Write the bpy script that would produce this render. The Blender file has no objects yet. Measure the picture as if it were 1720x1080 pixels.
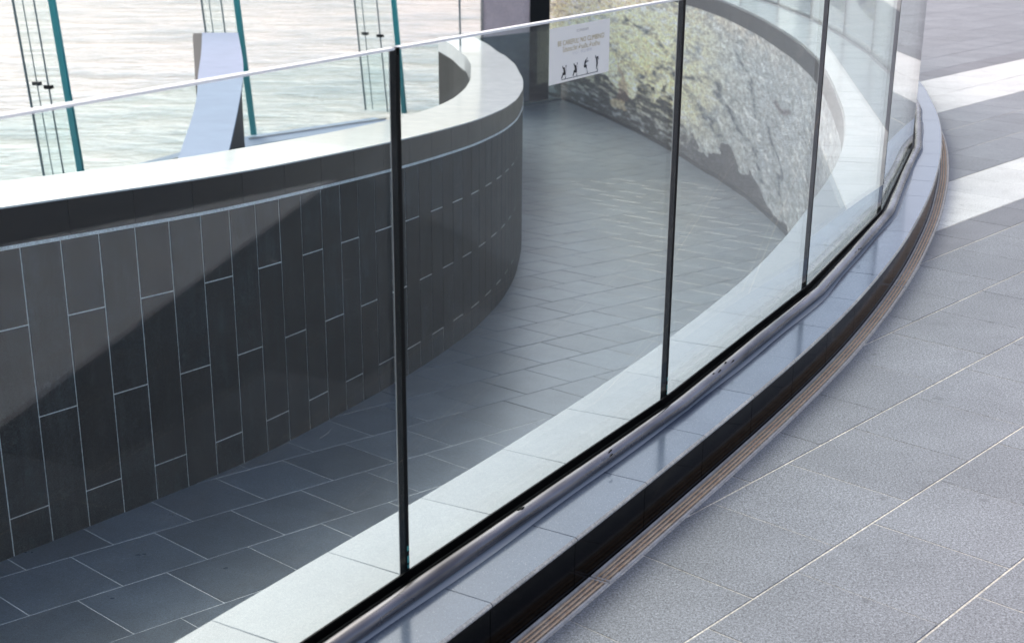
import bpy, bmesh, math, random
import numpy as np
from mathutils import Vector, Matrix

random.seed(7); rng = np.random.default_rng(7)
S = bpy.context.scene
COL = S.collection

# ------------------------------------------------------------------ camera, sky, sun, exposure
H = 1.7255
cam_d = bpy.data.cameras.new('camera'); cam = bpy.data.objects.new('camera', cam_d); COL.objects.link(cam)
cam.location = (0, 0, H)
cam.rotation_euler = (math.pi/2 - .3478, 0, 0)
cam_d.sensor_width = 36; cam_d.lens = 36*2376/1720
cam_d.shift_x = 54/1720; cam_d.shift_y = 94/1720
cam_d.clip_start = .05; cam_d.clip_end = 6000
cam_d.dof.use_dof = True; cam_d.dof.focus_distance = 4.9; cam_d.dof.aperture_fstop = 5.6
S.camera = cam

SUN_AZ, SUN_EL = math.radians(-30), math.radians(50)      # azimuth from +Y towards +X
W = bpy.data.worlds.new('World'); S.world = W; W.use_nodes = True
wn = W.node_tree.nodes; wl = W.node_tree.links
sky = wn.new('ShaderNodeTexSky'); sky.sky_type = 'NISHITA'; sky.sun_disc = False
sky.sun_elevation = SUN_EL; sky.sun_rotation = SUN_AZ; sky.air_density = .6; sky.dust_density = 5.0; sky.ozone_density = .7
wn['Background'].inputs['Strength'].default_value = .13
wl.new(sky.outputs[0], wn['Background'].inputs['Color'])

sd = bpy.data.lights.new('sun', 'SUN'); so = bpy.data.objects.new('sun', sd); COL.objects.link(so)
sd.energy = .5; sd.angle = math.radians(20); sd.color = (1, .93, .82)
sdir = Vector((math.sin(SUN_AZ)*math.cos(SUN_EL), math.cos(SUN_AZ)*math.cos(SUN_EL), math.sin(SUN_EL)))
so.rotation_euler = (-sdir).to_track_quat('-Z', 'Y').to_euler(); so.location = sdir*50

S.view_settings.view_transform = 'Standard'; S.view_settings.look = 'None'
S.view_settings.exposure = 1.12; S.view_settings.gamma = 1.0; S.view_settings.use_curve_mapping = False
cy = S.cycles
cy.max_bounces = 12; cy.transparent_max_bounces = 40; cy.glossy_bounces = 6; cy.diffuse_bounces = 4
cy.caustics_reflective = False; cy.caustics_refractive = False; cy.sample_clamp_indirect = 6
cy.use_denoising = True

# ------------------------------------------------------------------ materials
MAT = {}
def newmat(name):
    m = bpy.data.materials.new(name); m.use_nodes = True; MAT[name] = m
    nt = m.node_tree
    return m, nt.nodes, nt.links, nt.nodes['Principled BSDF']

def noise(N, L, vec, scale, detail=3, rough=.55, dim='3D'):
    n = N.new('ShaderNodeTexNoise'); n.inputs['Scale'].default_value = scale
    n.inputs['Detail'].default_value = detail; n.inputs['Roughness'].default_value = rough
    if vec: L.new(vec, n.inputs['Vector'])
    return n.outputs['Fac']
def ramp(N, L, fac, stops):
    r = N.new('ShaderNodeValToRGB'); e = r.color_ramp.elements
    e[0].position, e[0].color = stops[0][0], (*stops[0][1], 1)
    e[1].position, e[1].color = stops[-1][0], (*stops[-1][1], 1)
    for p, c in stops[1:-1]:
        x = e.new(p); x.color = (*c, 1)
    L.new(fac, r.inputs['Fac']); return r.outputs['Color']
def math_(N, L, op, a, b=None, clamp=False):
    n = N.new('ShaderNodeMath'); n.operation = op; n.use_clamp = clamp
    for i, v in enumerate((a, b)):
        if v is None: continue
        if isinstance(v, (int, float)): n.inputs[i].default_value = v
        else: L.new(v, n.inputs[i])
    return n.outputs[0]
def mixc(N, L, fac, a, b, mode='MIX'):
    n = N.new('ShaderNodeMix'); n.data_type = 'RGBA'; n.blend_type = mode
    for i, v in ((0, fac), (6, a), (7, b)):
        if isinstance(v, (int, float)): n.inputs[i].default_value = v
        elif isinstance(v, tuple): n.inputs[i].default_value = (*v, 1)
        else: L.new(v, n.inputs[i])
    return n.outputs[2]
def pos(N): return N.new('ShaderNodeNewGeometry').outputs['Position']
def bump(N, L, h, strength, dist, bsdf):
    b = N.new('ShaderNodeBump'); b.inputs['Strength'].default_value = strength; b.inputs['Distance'].default_value = dist
    L.new(h, b.inputs['Height']); L.new(b.outputs[0], bsdf.inputs['Normal'])
def stretch(N, L, vec, sc):
    m = N.new('ShaderNodeMapping'); m.inputs['Scale'].default_value = sc; L.new(vec, m.inputs['Vector']); return m.outputs[0]
def g3(v): return (v, v, v)

def stone(name, base, fleck=.25, fleck_scale=220, cloud=.12, rough=.5, spec=.5, per_tile=.08, stain=0., speck=0., bmp=.15, cloud_scale=3., streak=0., spots=0.):
    m, N, L, B = newmat(name); p = pos(N)
    f = ramp(N, L, noise(N, L, p, fleck_scale, 2, .7), [(.3, g3(1-fleck)), (.7, g3(1+fleck))])
    c = mixc(N, L, 1., base, f, 'MULTIPLY')
    f2 = ramp(N, L, noise(N, L, p, fleck_scale*.5, 3, .8), [(.32, g3(1-fleck*.9)), (.68, g3(1+fleck*.9))])
    c = mixc(N, L, 1., c, f2, 'MULTIPLY')
    if streak:
        k_ = ramp(N, L, noise(N, L, stretch(N, L, p, (9, 9, 1.1)), 2.2, 5, .65), [(.5, g3(0)), (.8, g3(streak))])
        c = mixc(N, L, k_, c, (.12, .16, .175))
        k_ = ramp(N, L, noise(N, L, p, 11, 6, .75), [(.6, g3(0)), (.78, g3(streak*1.3))])
        c = mixc(N, L, k_, c, (.17, .22, .235))
    if spots:
        vo = N.new('ShaderNodeTexVoronoi'); vo.inputs['Scale'].default_value = 4.5; L.new(p, vo.inputs['Vector'])
        k_ = ramp(N, L, math_(N, L, 'ADD', vo.outputs['Distance'], math_(N, L, 'MULTIPLY', noise(N, L, p, 40, 3), .10)), [(.10, g3(spots)), (.135, g3(0))])
        c = mixc(N, L, k_, c, tuple(x*.45 for x in base))
    cl = ramp(N, L, noise(N, L, p, cloud_scale, 5, .65), [(.3, g3(1-cloud)), (.72, g3(1+cloud))])
    c = mixc(N, L, 1., c, cl, 'MULTIPLY')
    oi = N.new('ShaderNodeObjectInfo')
    t = ramp(N, L, oi.outputs['Random'], [(0, g3(1-per_tile)), (1, g3(1+per_tile))])
    c = mixc(N, L, 1., c, t, 'MULTIPLY')
    if stain:
        s = ramp(N, L, noise(N, L, p, 5.5, 6, .7), [(.55, g3(0)), (.75, g3(stain))])
        c = mixc(N, L, s, c, tuple(x*.35 for x in base))
    if speck:
        s = ramp(N, L, noise(N, L, p, 330, 1, .5), [(.70, g3(0)), (.76, g3(speck))])
        c = mixc(N, L, s, c, (.75, .76, .78))
    L.new(c, B.inputs['Base Color'])
    r = math_(N, L, 'MULTIPLY_ADD', noise(N, L, p, 9, 3, .5), .10)
    r.node.inputs[2].default_value = rough-.05
    L.new(r, B.inputs['Roughness'])
    B.inputs['Specular IOR Level'].default_value = spec
    if bmp: bump(N, L, noise(N, L, p, fleck_scale, 2, .7), bmp, .001, B)
    return m

stone('grey_granite', (.214, .226, .246), .44, 230, .11, .55, .35, .085, .30, spots=.45)
stone('light_granite', (.58, .585, .59), .15, 200, .10, .55, .35, .08, .2)
stone('dark_granite', (.185, .19, .208), .3, 240, .12, .55, .35, .08, .2)
stone('darkened_granite', (.15, .153, .162), .3, 240, .15, .6, .3, .1)  # granite darkened in colour to dim what the glass reflects
stone('sunlit_granite', (.78, .81, .85), .06, 120, .08, .6, .3, .03, .10, 0, .03)  # the plaza granite with sunlight put into its colour
stone('white_granite', (.60, .605, .60), .22, 200, .12, .6, .3, .05, .35, 0, .05, spots=.3)
stone('ramp_granite', (.096, .122, .152), .30, 220, .22, .30, 1.0, .16, 0, 0, .015)
stone('wall_slate', (.0095, .0145, .0170), .62, 150, .55, .55, .25, .38, 0, .0, .06, 6., streak=.14)
stone('fascia_slate', (.003, .0045, .008), .3, 200, .3, .35, .35, .12, 0, 0, .04)
stone('coping_granite', (.74, .74, .74), .08, 200, .05, .14, .6, .04, 0, 0, 0)
stone('blue_coping', (.32, .38, .49), .06, 200, .06, .8, .08, .03, 0, 0, 0)
stone('kerb_inner', (.33, .36, .37), .10, 300, .08, .17, .8, .05, 0, .2, 0)
stone('kerb_granite', (.105, .132, .178), .14, 300, .10, .13, .9, .05, 0, .35, 0)
stone('kerb_edge', (.52, .49, .45), .2, 150, .2, .6, .3, .1)
stone('riser_granite', (.0018, .0017, .002), .3, 200, .3, .12, .07, .1, 0, .05, 0)
stone('grout_ramp', (.50, .53, .54), .2, 150, .2, .85, .2, .05)
stone('grout_light', (.80, .82, .81), .2, 150, .2, .85, .2, .05)
stone('grout_beige', (.60, .56, .49), .25, 120, .25, .85, .2, .05)
stone('concrete', (.25, .25, .25), .15, 60, .15, .8, .2, .0)
stone('column_grey', (.80, .67, .66), .08, 60, .1, .5, .4, 0)

def simple(name, base, rough=.5, metal=0., spec=.5):
    m, N, L, B = newmat(name); B.inputs['Base Color'].default_value = (*base, 1); B.inputs['Roughness'].default_value = rough
    B.inputs['Metallic'].default_value = metal; B.inputs['Specular IOR Level'].default_value = spec
    return m, N, L, B
simple('rubber_black', (.003, .003, .003), .5, 0, .12)
simple('black_paint', (.006, .007, .008), .35, 0, .4)
simple('glass_edge_dark', (.001, .004, .004), .3, 0, .12)
simple('glass_edge_pale', (.62, .60, .57), .2, .6)
simple('glass_top', (.84, .86, .85), .25, .0)
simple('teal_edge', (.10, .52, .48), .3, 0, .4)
simple('sealant', (.44, .45, .46), .7, 0, .2)
simple('sign_white', (.95, .94, .86), .45)
simple('sign_gold', (.52, .42, .17), .5)
simple('sign_grey', (.45, .45, .42), .5)
simple('sign_faint', (.70, .70, .69), .5)
simple('sign_black', (.005, .005, .006), .5)
simple('rod_steel', (.24, .29, .29), .4, .3)
simple('drain_bed', (.008, .006, .005), .9)
simple('pale_pebble', (.7, .68, .62), .6)

def steel():
    m, N, L, B = simple('steel', (.36, .34, .34), .2, 1.)
    p = pos(N)
    n = noise(N, L, stretch(N, L, p, (1, 1, 12)), 2.6, 3, .5)
    L.new(ramp(N, L, n, [(.35, (.13, .118, .118)), (.62, (.33, .305, .305))]), B.inputs['Base Color'])
    L.new(ramp(N, L, noise(N, L, p, 6, 3, .5), [(.3, g3(.2)), (.7, g3(.36))]), B.inputs['Roughness'])
    bump(N, L, noise(N, L, p, 3.2, 2, .5), .18, .012, B)
steel()
def worn_metal(name, c0, c1, metal, rough):
    m, N, L, B = simple(name, c0, rough, metal); p = pos(N)
    L.new(ramp(N, L, noise(N, L, p, 22, 6, .75), [(.38, c1), (.62, c0)]), B.inputs['Base Color'])
worn_metal('drain_bar', (1.0, .73, .46), (.82, .52, .29), .0, .4)
worn_metal('drain_frame', (.92, .86, .78), (.75, .67, .58), .0, .45)

def glass(name, tint, f0, dust):
    m, N, L, B = newmat(name); N.remove(B); out = N['Material Output']
    lw = N.new('ShaderNodeLayerWeight'); lw.inputs['Blend'].default_value = .5
    f = math_(N, L, 'POWER', lw.outputs['Facing'], 5.)
    f = math_(N, L, 'MULTIPLY_ADD', f, 1-f0); f.node.inputs[2].default_value = f0
    tr = N.new('ShaderNodeBsdfTransparent'); tr.inputs[0].default_value = (*tint, 1)
    gl = N.new('ShaderNodeBsdfGlossy'); gl.inputs['Roughness'].default_value = .0; gl.inputs[0].default_value = (1, 1, 1, 1)
    mx = N.new('ShaderNodeMixShader'); L.new(f, mx.inputs[0]); L.new(tr.outputs[0], mx.inputs[1]); L.new(gl.outputs[0], mx.inputs[2])
    df = N.new('ShaderNodeBsdfDiffuse'); df.inputs[0].default_value = (.75, .78, .78, 1)
    p = pos(N)
    st = noise(N, L, stretch(N, L, p, (7, 7, .8)), 3, 5, .7)
    d = ramp(N, L, st, [(.35, g3(dust*.4)), (.75, g3(dust*1.6))])
    sp = ramp(N, L, noise(N, L, p, 70, 2, .6), [(.74, g3(0)), (.80, g3(dust*6))])
    d = mixc(N, L, 1., d, sp, 'ADD')
    m2 = N.new('ShaderNodeMixShader'); L.new(d, m2.inputs[0]); L.new(mx.outputs[0], m2.inputs[1]); L.new(df.outputs[0], m2.inputs[2])
    L.new(m2.outputs[0], out.inputs['Surface'])
glass('clear_glass', (.928, .98, .972), .022, .0055)
glass('screen_glass', (.95, .985, .98), .02, .006)
glass('dark_glass', (.25, .33, .36), .03, .03)

def water():
    m, N, L, B = newmat('river_water'); p = pos(N)
    B.inputs['Roughness'].default_value = .10; B.inputs['IOR'].default_value = 1.33
    a = noise(N, L, stretch(N, L, p, (.42, .85, 1)), .66, 5, .6)
    b = noise(N, L, stretch(N, L, p, (.9, 1.5, 1)), 1.7, 4, .6)
    h = math_(N, L, 'MULTIPLY_ADD', b, .30); L.new(a, h.node.inputs[2])
    L.new(ramp(N, L, h, [(.44, (.20, .28, .32)), (.62, (.42, .455, .46)), (.82, (.58, .56, .53))]), B.inputs['Base Color'])  # turbid base with sky reflections, cream and blue, painted by wave height
    bump(N, L, h, 1., .34, B)
water()

def mural_mat():
    m, N, L, B = newmat('mosaic'); p = pos(N)
    at = N.new('ShaderNodeAttribute'); at.attribute_name = 'Col'
    v = N.new('ShaderNodeTexVoronoi'); v.inputs['Scale'].default_value = 34; L.new(p, v.inputs['Vector'])
    hs = N.new('ShaderNodeSeparateColor'); L.new(v.outputs['Color'], hs.inputs[0])
    k = ramp(N, L, hs.outputs[0], [(0, g3(.70)), (.5, g3(.98)), (1, g3(1.25))])
    c = mixc(N, L, 1., at.outputs['Color'], k, 'MULTIPLY')
    hue = ramp(N, L, hs.outputs[1], [(0, (.62, .38, .22)), (.12, (.75, .6, .35)), (.2, (.5, .5, .5)), (.85, (.5, .5, .5)), (1, (.35, .45, .55))])
    c = mixc(N, L, .22, c, hue, 'OVERLAY')
    ed = N.new('ShaderNodeTexVoronoi'); ed.feature = 'DISTANCE_TO_EDGE'; ed.inputs['Scale'].default_value = 34; L.new(p, ed.inputs['Vector'])
    g = ramp(N, L, ed.outputs['Distance'], [(.0, g3(.62)), (.09, g3(1))])
    c = mixc(N, L, 1., c, g, 'MULTIPLY')
    L.new(c, B.inputs['Base Color']); B.inputs['Roughness'].default_value = .38
    bump(N, L, math_(N, L, 'ADD', hs.outputs[2], ed.outputs['Distance']), .9, .03, B)
mural_mat()

# ------------------------------------------------------------------ helpers
def origin(o):
    v = Vector((0, 0, 0))
    while o is not None:
        v += o.location; o = o.parent
    return v
def put(o, parent=None, label=None, cat=None, group=None, kind=None):
    COL.objects.link(o) if o.name not in COL.objects else None
    if parent is not None: o.parent = parent
    for k, v in (('label', label), ('category', cat), ('group', group), ('kind', kind)):
        if v: o[k] = v
    return o
def thing(name, loc, label=None, cat=None, group=None, kind=None):
    o = bpy.data.objects.new(name, None); o.location = loc; o.empty_display_size = .1
    return put(o, None, label, cat, group, kind)
def mesh(name, V, F, mats, parent=None, fm=None, smooth=False, **tags):
    """V in world coordinates; the object sits at its own first-corner mean under its parent"""
    V = np.asarray(V, float); c = V.mean(0); po = origin(parent) if parent is not None else Vector((0, 0, 0))
    me = bpy.data.meshes.new(name); me.from_pydata([tuple(v) for v in V-c], [], [tuple(f) for f in F])
    for m in (mats if isinstance(mats, (list, tuple)) else [mats]): me.materials.append(MAT[m])
    if fm is not None: me.polygons.foreach_set('material_index', fm)
    if smooth: me.polygons.foreach_set('use_smooth', [True]*len(me.polygons))
    me.update()
    o = bpy.data.objects.new(name, me); o.location = Vector(c)-po
    return put(o, parent, **tags)
def prism(poly, z0, z1, cham=0.):
    """poly: list of (x,y) CCW; z0,z1 numbers or functions of (x,y) -> V,F (closed, optional chamfered top rim)"""
    fz = lambda z, p: z(p[0], p[1]) if callable(z) else z
    n = len(poly); P = [np.array(p, float) for p in poly]; V = [(p[0], p[1], fz(z0, p)) for p in P]
    F = [tuple(range(n-1, -1, -1))]
    if cham:
        c = sum(P)/n
        ins = []
        for i in range(n):
            a, b, d = P[i-1], P[i], P[(i+1) % n]
            e1 = (b-a)/(np.linalg.norm(b-a)+1e-9); e2 = (d-b)/(np.linalg.norm(d-b)+1e-9)
            n1 = np.array([-e1[1], e1[0]]); n2 = np.array([-e2[1], e2[0]]); k = 1+n1@n2
            ins.append(b+cham*(n1+n2)/max(k, .4))
        V += [(p[0], p[1], fz(z1, p)-cham*.8) for p in P] + [(q[0], q[1], fz(z1, q)) for q in ins]
        for i in range(n):
            j = (i+1) % n
            F += [(i, j, n+j, n+i), (n+i, n+j, 2*n+j, 2*n+i)]
        F.append(tuple(range(2*n, 3*n)))
    else:
        V += [(p[0], p[1], fz(z1, p)) for p in P]
        for i in range(n):
            j = (i+1) % n; F.append((i, j, n+j, n+i))
        F.append(tuple(range(n, 2*n)))
    return V, F
def box_dirs(c, ax, ay, az):
    """box from centre and three half-axis vectors"""
    c, ax, ay, az = (np.asarray(v, float) for v in (c, ax, ay, az))
    V = [c+sx*ax+sy*ay+sz*az for sz in (-1, 1) for sy in (-1, 1) for sx in (-1, 1)]
    F = [(0, 2, 3, 1), (4, 5, 7, 6), (0, 1, 5, 4), (2, 6, 7, 3), (0, 4, 6, 2), (1, 3, 7, 5)]
    return V, F
def tube(path, r, seg=12, closed_ends=True):
    path = np.asarray(path, float); n = len(path); V = []; F = []
    for i in range(n):
        t = path[min(i+1, n-1)]-path[max(i-1, 0)]; t /= np.linalg.norm(t)
        up = np.array([0, 0, 1.]) if abs(t[2]) < .9 else np.array([0, 1., 0])
        a = np.cross(t, up); a /= np.linalg.norm(a); b = np.cross(a, t)
        rr = r[i] if hasattr(r, '__len__') else r
        for k in range(seg):
            w = 2*math.pi*k/seg; V.append(path[i]+rr*(math.cos(w)*a+math.sin(w)*b))
    for i in range(n-1):
        for k in range(seg):
            k2 = (k+1) % seg; F.append((i*seg+k, i*seg+k2, (i+1)*seg+k2, (i+1)*seg+k))
    if closed_ends: F += [tuple(range(seg-1, -1, -1)), tuple(range((n-1)*seg, n*seg))]
    return V, F
def join(parts):
    V = []; F = []
    for v, f in parts:
        k = len(V); V += list(v); F += [tuple(i+k for i in q) for q in f]
    return V, F

class Curve:
    """smooth plan curve through control points"""
    def __init__(s, pts, step=.02, smooth=0):
        P = np.array(pts, float)
        d = np.r_[0, np.cumsum(np.linalg.norm(np.diff(P, axis=0), axis=1))]
        n = len(P)
        # natural-ish cubic via dense linear resample + gaussian smoothing (ends kept by reflection)
        t = np.arange(0, d[-1], step); X = np.c_[np.interp(t, d, P[:, 0]), np.interp(t, d, P[:, 1])]
        if smooth:
            k = int(smooth/step); w = np.exp(-.5*(np.arange(-3*k, 3*k+1)/k)**2); w /= w.sum()
            a = 2*X[0]-X[1:3*k+1][::-1]; b = 2*X[-1]-X[-3*k-1:-1][::-1]
            Y = np.r_[a, X, b]; X = np.c_[np.convolve(Y[:, 0], w, 'valid'), np.convolve(Y[:, 1], w, 'valid')]
        s.P = X; s.S = np.r_[0, np.cumsum(np.linalg.norm(np.diff(X, axis=0), axis=1))]; s.L = s.S[-1]
    def at(s, u): return np.array([np.interp(u, s.S, s.P[:, 0]), np.interp(u, s.S, s.P[:, 1])])
    def tan(s, u):
        t = s.at(min(u+.05, s.L))-s.at(max(u-.05, 0)); return t/np.linalg.norm(t)
    def nrm(s, u):                                   # to the right of travel
        t = s.tan(u); return np.array([t[1], -t[0]])
    def near(s, p): return s.S[np.argmin(((s.P-np.asarray(p))**2).sum(1))]
    def off(s, u, d): return s.at(u)+d*s.nrm(u)
    def hit(s, p, t):                                # station where the line through p across direction t meets the curve
        k = (s.P-np.asarray(p))@np.asarray(t); c = np.where(k[1:]*k[:-1] <= 0)[0]
        if len(c) == 0: return s.near(p)
        j = c[np.argmin(((s.P[c]-np.asarray(p))**2).sum(1))]; return s.S[j]

# ------------------------------------------------------------------ plan curves, measured in metres
KERB_IN = Curve([(-3.4, -1.54), (-1.95, .69), (-.667, 2.667), (-.384, 3.085), (-.166, 3.395), (.024, 3.675), (.369, 4.23), (.637, 4.69), (.896, 5.17), (1.15, 5.67), (1.43, 6.328), (1.925, 7.623), (2.203, 8.501), (2.467, 9.59), (2.711, 10.974), (2.861, 11.927), (2.96, 12.7), (3.056, 13.988), (3.095, 15.976), (3.03, 17.842), (2.85, 19.3), (2.5, 21), (2.0, 22.9), (1.42, 24.7), (.9, 26.)], smooth=.3)
KERB_OUT = Curve([(-2.7, -1.40), (-1.39, .66), (-.092, 2.668), (.075, 2.928), (.25, 3.19), (.448, 3.51), (.657, 3.845), (.865, 4.185), (1.062, 4.515), (1.263, 4.867), (1.458, 5.23), (1.64, 5.596), (1.81, 5.95), (1.98, 6.33), (2.33, 7.18), (2.675, 8.15), (2.914, 8.93), (3.06, 9.46), (3.38, 10.9), (3.60, 12.4), (3.72, 14.0), (3.755, 15.8), (3.71, 17.4), (3.55, 19.2), (3.25, 21), (2.75, 23), (2.1, 25.), (1.5, 26.4)], smooth=.3)
J = [(-.92, 1.795), (-.1747, 2.9422), (.5678, 4.0877), (1.2614, 5.2958), (1.9063, 6.6223), (2.5244, 8.2574), (2.95, 9.72), (3.25, 11.15), (3.44, 12.65), (3.545, 14.1), (3.58, 15.72), (3.53, 17.25), (3.37, 18.85), (3.08, 20.4)]
J = [np.array(p) for p in J]
WALL = Curve([(-5.0, .65), (-3.42, 3.0), (-1.963, 5.184), (-1.849, 5.381), (-1.7, 5.61), (-1.49, 5.945), (-1.268, 6.29), (-1.046, 6.72), (-.77, 7.36), (-.566, 7.85), (-.392, 8.3), (-.23, 8.78), (-.025, 9.45), (.168, 10.37), (.29, 11.277), (.375, 12.5), (.415, 13.8), (.405, 16.5), (.32, 18.6), (.12, 20.2), (-.12, 21.2)], smooth=.25)

RA, RX, RY, RFLAT = -.5876, -.01938, -.07845, -2.10
def zr(x, y):
    p = RA+RX*x+RY*y
    d = p-RFLAT
    return RFLAT + (d+math.sqrt(d*d+.0016))/2 - .0 if d < .4 else p
UA = .8127; UC, US = math.cos(UA), math.sin(UA)
def to_xy(u, v): return np.array([UC*u-US*v, US*u+UC*v])
def to_uv(p): return np.array([UC*p[0]+US*p[1], -US*p[0]+UC*p[1]])

def clip(poly, q, n):
    """keep the part of a polygon where (p-q).n >= 0"""
    out = []; m = len(poly)
    for i in range(m):
        a, b = np.asarray(poly[i]), np.asarray(poly[(i+1) % m]); da, db = (a-q)@n, (b-q)@n
        if da >= 0: out.append(a)
        if da*db < 0: out.append(a+(b-a)*da/(da-db))
    return out
def area(poly):
    p = np.array(poly); return .5*abs(np.dot(p[:, 0], np.roll(p[:, 1], -1))-np.dot(p[:, 1], np.roll(p[:, 0], -1)))

# ------------------------------------------------------------------ river
m = mesh('river', [(-900, -60, -4), (60, -60, -4), (60, 1800, -4), (-900, 1800, -4)], [(0, 1, 2, 3)], 'river_water', kind='structure',
         label='pale rippled river water reflecting a bright sky behind the glass')

# ------------------------------------------------------------------ pavement (upper level, right of the kerb)
pave = thing('pavement', (2.5, 4, 0), 'grey granite paving with white bands beside the curved kerb', None, None, 'structure')
DRAIN = .058
us = np.arange(0, KERB_OUT.L, .2)
edge = [KERB_OUT.off(u, .004) for u in us]
poly = edge + [np.array(p) for p in ((1.5, 120.), (160., 120.), (160., -60.), (-30., -60.), (-2.7, -1.6))]
bm = bmesh.new(); vs = [bm.verts.new((p[0]-2.5, p[1]-4, -.0018)) for p in poly]; f = bm.faces.new(vs[::-1]); bmesh.ops.triangulate(bm, faces=[f])
bmesh.ops.recalc_face_normals(bm, faces=bm.faces)
for f in bm.faces:
    if f.normal.z < 0: f.normal_flip()
me = bpy.data.meshes.new('grout_bed'); bm.to_mesh(me); bm.free(); me.materials.append(MAT['grout_beige'])
put(bpy.data.objects.new('grout_bed', me), pave, kind='structure')

TW = .398; V0, U0 = 1.2633, 2.949
# course limits across v: courses of one tile width, then the white bands with a dark border
courses = [(V0+TW*r, V0+TW*(r+1), 'grey_granite', r) for r in range(-22, 4)]
b0 = V0+TW*4
courses += [(b0, 3.09, 'dark_granite', 0), (3.09, 3.585, 'white_granite', 1)]
v = 3.585; r = 0
while v < 4.70-.2: courses.append((v, v+.39, 'grey_granite', r)); v += .39; r += 1
courses += [(v, 5.15, 'white_granite', 0), (5.15, 5.61, 'white_granite', 1), (5.61, 5.85, 'dark_granite', 0)]
v = 5.85; r = 1
while v < 21: courses.append((v, v+.4, 'grey_granite', r)); v += .4; r += 1
def vis(p):
    """rough test: inside the widened picture on the pavement"""
    x, y = p
    return y > 1.9 and x < .40*y+.35
full = {}; n_t = 0
GJ, SJ = .0026, .0017
cands = []
for (va, vb, mat, r) in courses:
    for k in range(-40, 60):
        ua = U0+TW*k+(-.199 if r % 2 else 0)
        c = to_xy(ua+TW/2, (va+vb)/2)
        if c[1] > 19.5 or not vis(c): continue
        q = KERB_OUT.near(c); nn = KERB_OUT.nrm(q); lim = KERB_OUT.off(q, DRAIN+.004)
        if (c-lim)@nn < -.33: continue
        cands.append((np.hypot(*c), ua, va, vb, mat, c, lim, nn))
cands.sort(key=lambda t: t[0])
far_parts = {}
for i, (dist, ua, va, vb, mat, c, lim, nn) in enumerate(cands):
    rect = [to_xy(ua+SJ, va+GJ), to_xy(ua+TW-SJ, va+GJ), to_xy(ua+TW-SJ, vb-GJ), to_xy(ua+SJ, vb-GJ)]
    cut = clip(rect, lim, nn)
    if len(cut) < 3 or area(cut) < .0008: continue
    dz = random.uniform(-.0006, .0006); tilt = random.uniform(-.0012, .0012)
    if n_t < 300:
        if len(cut) == 4 and all(np.allclose(a, b) for a, b in zip(cut, rect)) and abs(vb-va-TW) < 1e-6:
            if mat not in full:
                w, h = (TW-2*SJ)/2, (TW-2*GJ)/2
                V, F = prism([(-w, -h), (w, -h), (w, h), (-w, h)], -.010, 0, .0016)
                me = bpy.data.meshes.new('paving_tile'); me.from_pydata(V, [], F); me.materials.append(MAT[mat]); full[mat] = me
            o = bpy.data.objects.new('paving_tile', full[mat]); o.location = (c[0]-2.5, c[1]-4, dz); o.rotation_euler = (tilt, tilt, UA)
            put(o, pave)
        else:
            mesh('paving_tile', *prism(cut, -.010, dz, .0016), mat, pave)
    else:
        far_parts.setdefault(mat, []).append(prism(cut, -.010, dz))
    n_t += 1
for mat, pp in far_parts.items(): mesh('paving_tile', *join(pp), mat, pave, kind='stuff')

# unseen plaza to the right: pale and dark slabs added for the glass reflections
dq, dn = np.array([0., 1.09]), np.array([.69, -1.])/math.hypot(.69, 1.)
def plaza(name, mat, cuts, keep, x0, x1, y0, y1, gap):
    parts = []
    for ix in range(x0, x1):
        for iy in range(y0, y1):
            o_ = .199 if iy % 2 else 0; a, b = U0+TW*ix-o_, V0+TW*iy; c = to_xy(a+TW/2, b+TW/2)
            if not keep(c): continue
            cut = [to_xy(a+gap, b+gap), to_xy(a+TW-gap, b+gap), to_xy(a+TW-gap, b+TW-gap), to_xy(a+gap, b+TW-gap)]
            for q_, n_ in cuts:
                if len(cut) > 2: cut = clip(cut, q_, n_)
            if len(cut) > 2 and area(cut) > .001: parts.append(prism(cut, -.010, 0.0))
    mesh(name, *join(parts), mat, pave, kind='stuff')
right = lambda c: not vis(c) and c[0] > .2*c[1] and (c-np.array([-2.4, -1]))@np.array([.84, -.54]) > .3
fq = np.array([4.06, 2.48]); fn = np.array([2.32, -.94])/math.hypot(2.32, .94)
plaza('sunlit_slab', 'sunlit_granite', ((dq, dn), (fq, -fn)), lambda c: right(c), -18, 50, -44, 8, .004)  # sunlit paving past the shadow edge, its light painted as slab colour
plaza('added_dark_slab', 'darkened_granite', ((dq, dn), (fq, fn)), lambda c: right(c) and np.hypot(*c) < 16, -18, 50, -44, 8, .003)  # added dark slabs, unseen directly, that dim the reflection over the wall fascia
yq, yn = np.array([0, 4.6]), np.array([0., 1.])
plaza('shade_slab', 'darkened_granite', ((dq, -dn), (yq, -yn)), lambda c: right(c), -18, 60, -20, 26, .0026)  # paving before the shadow edge, its shade painted as slab colour
rest = {}
for (va, vb, mat, r) in courses:
    for k in range(-20, 70):
        ua = U0+TW*k+(-.199 if r % 2 else 0); c = to_xy(ua+TW/2, (va+vb)/2)
        if vis(c) and c[1] <= 19.5 or c[0] < .2*c[1] or not (4.2 < c[1] < 34) or c[0] > 24: continue
        q = KERB_OUT.near(c)
        if (c-KERB_OUT.at(q))@KERB_OUT.nrm(q) < .3: continue
        cut = [to_xy(ua+SJ, va+GJ), to_xy(ua+TW-SJ, va+GJ), to_xy(ua+TW-SJ, vb-GJ), to_xy(ua+SJ, vb-GJ)]
        for q_, n_ in ((dq, -dn), (yq, yn)):
            if len(cut) > 2: cut = clip(cut, q_, n_)
        if len(cut) > 2 and area(cut) > .001: rest.setdefault(mat, []).append(prism(cut, -.010, 0.0))
for mat, pp in rest.items(): mesh('paving_tile', *join(pp), mat, pave, kind='stuff')

# ------------------------------------------------------------------ kerb
KZ = .150
kerb = thing('kerb', (.5, 4, 0), 'curved granite kerb carrying the glass balustrade', None, None, 'structure')
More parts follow.
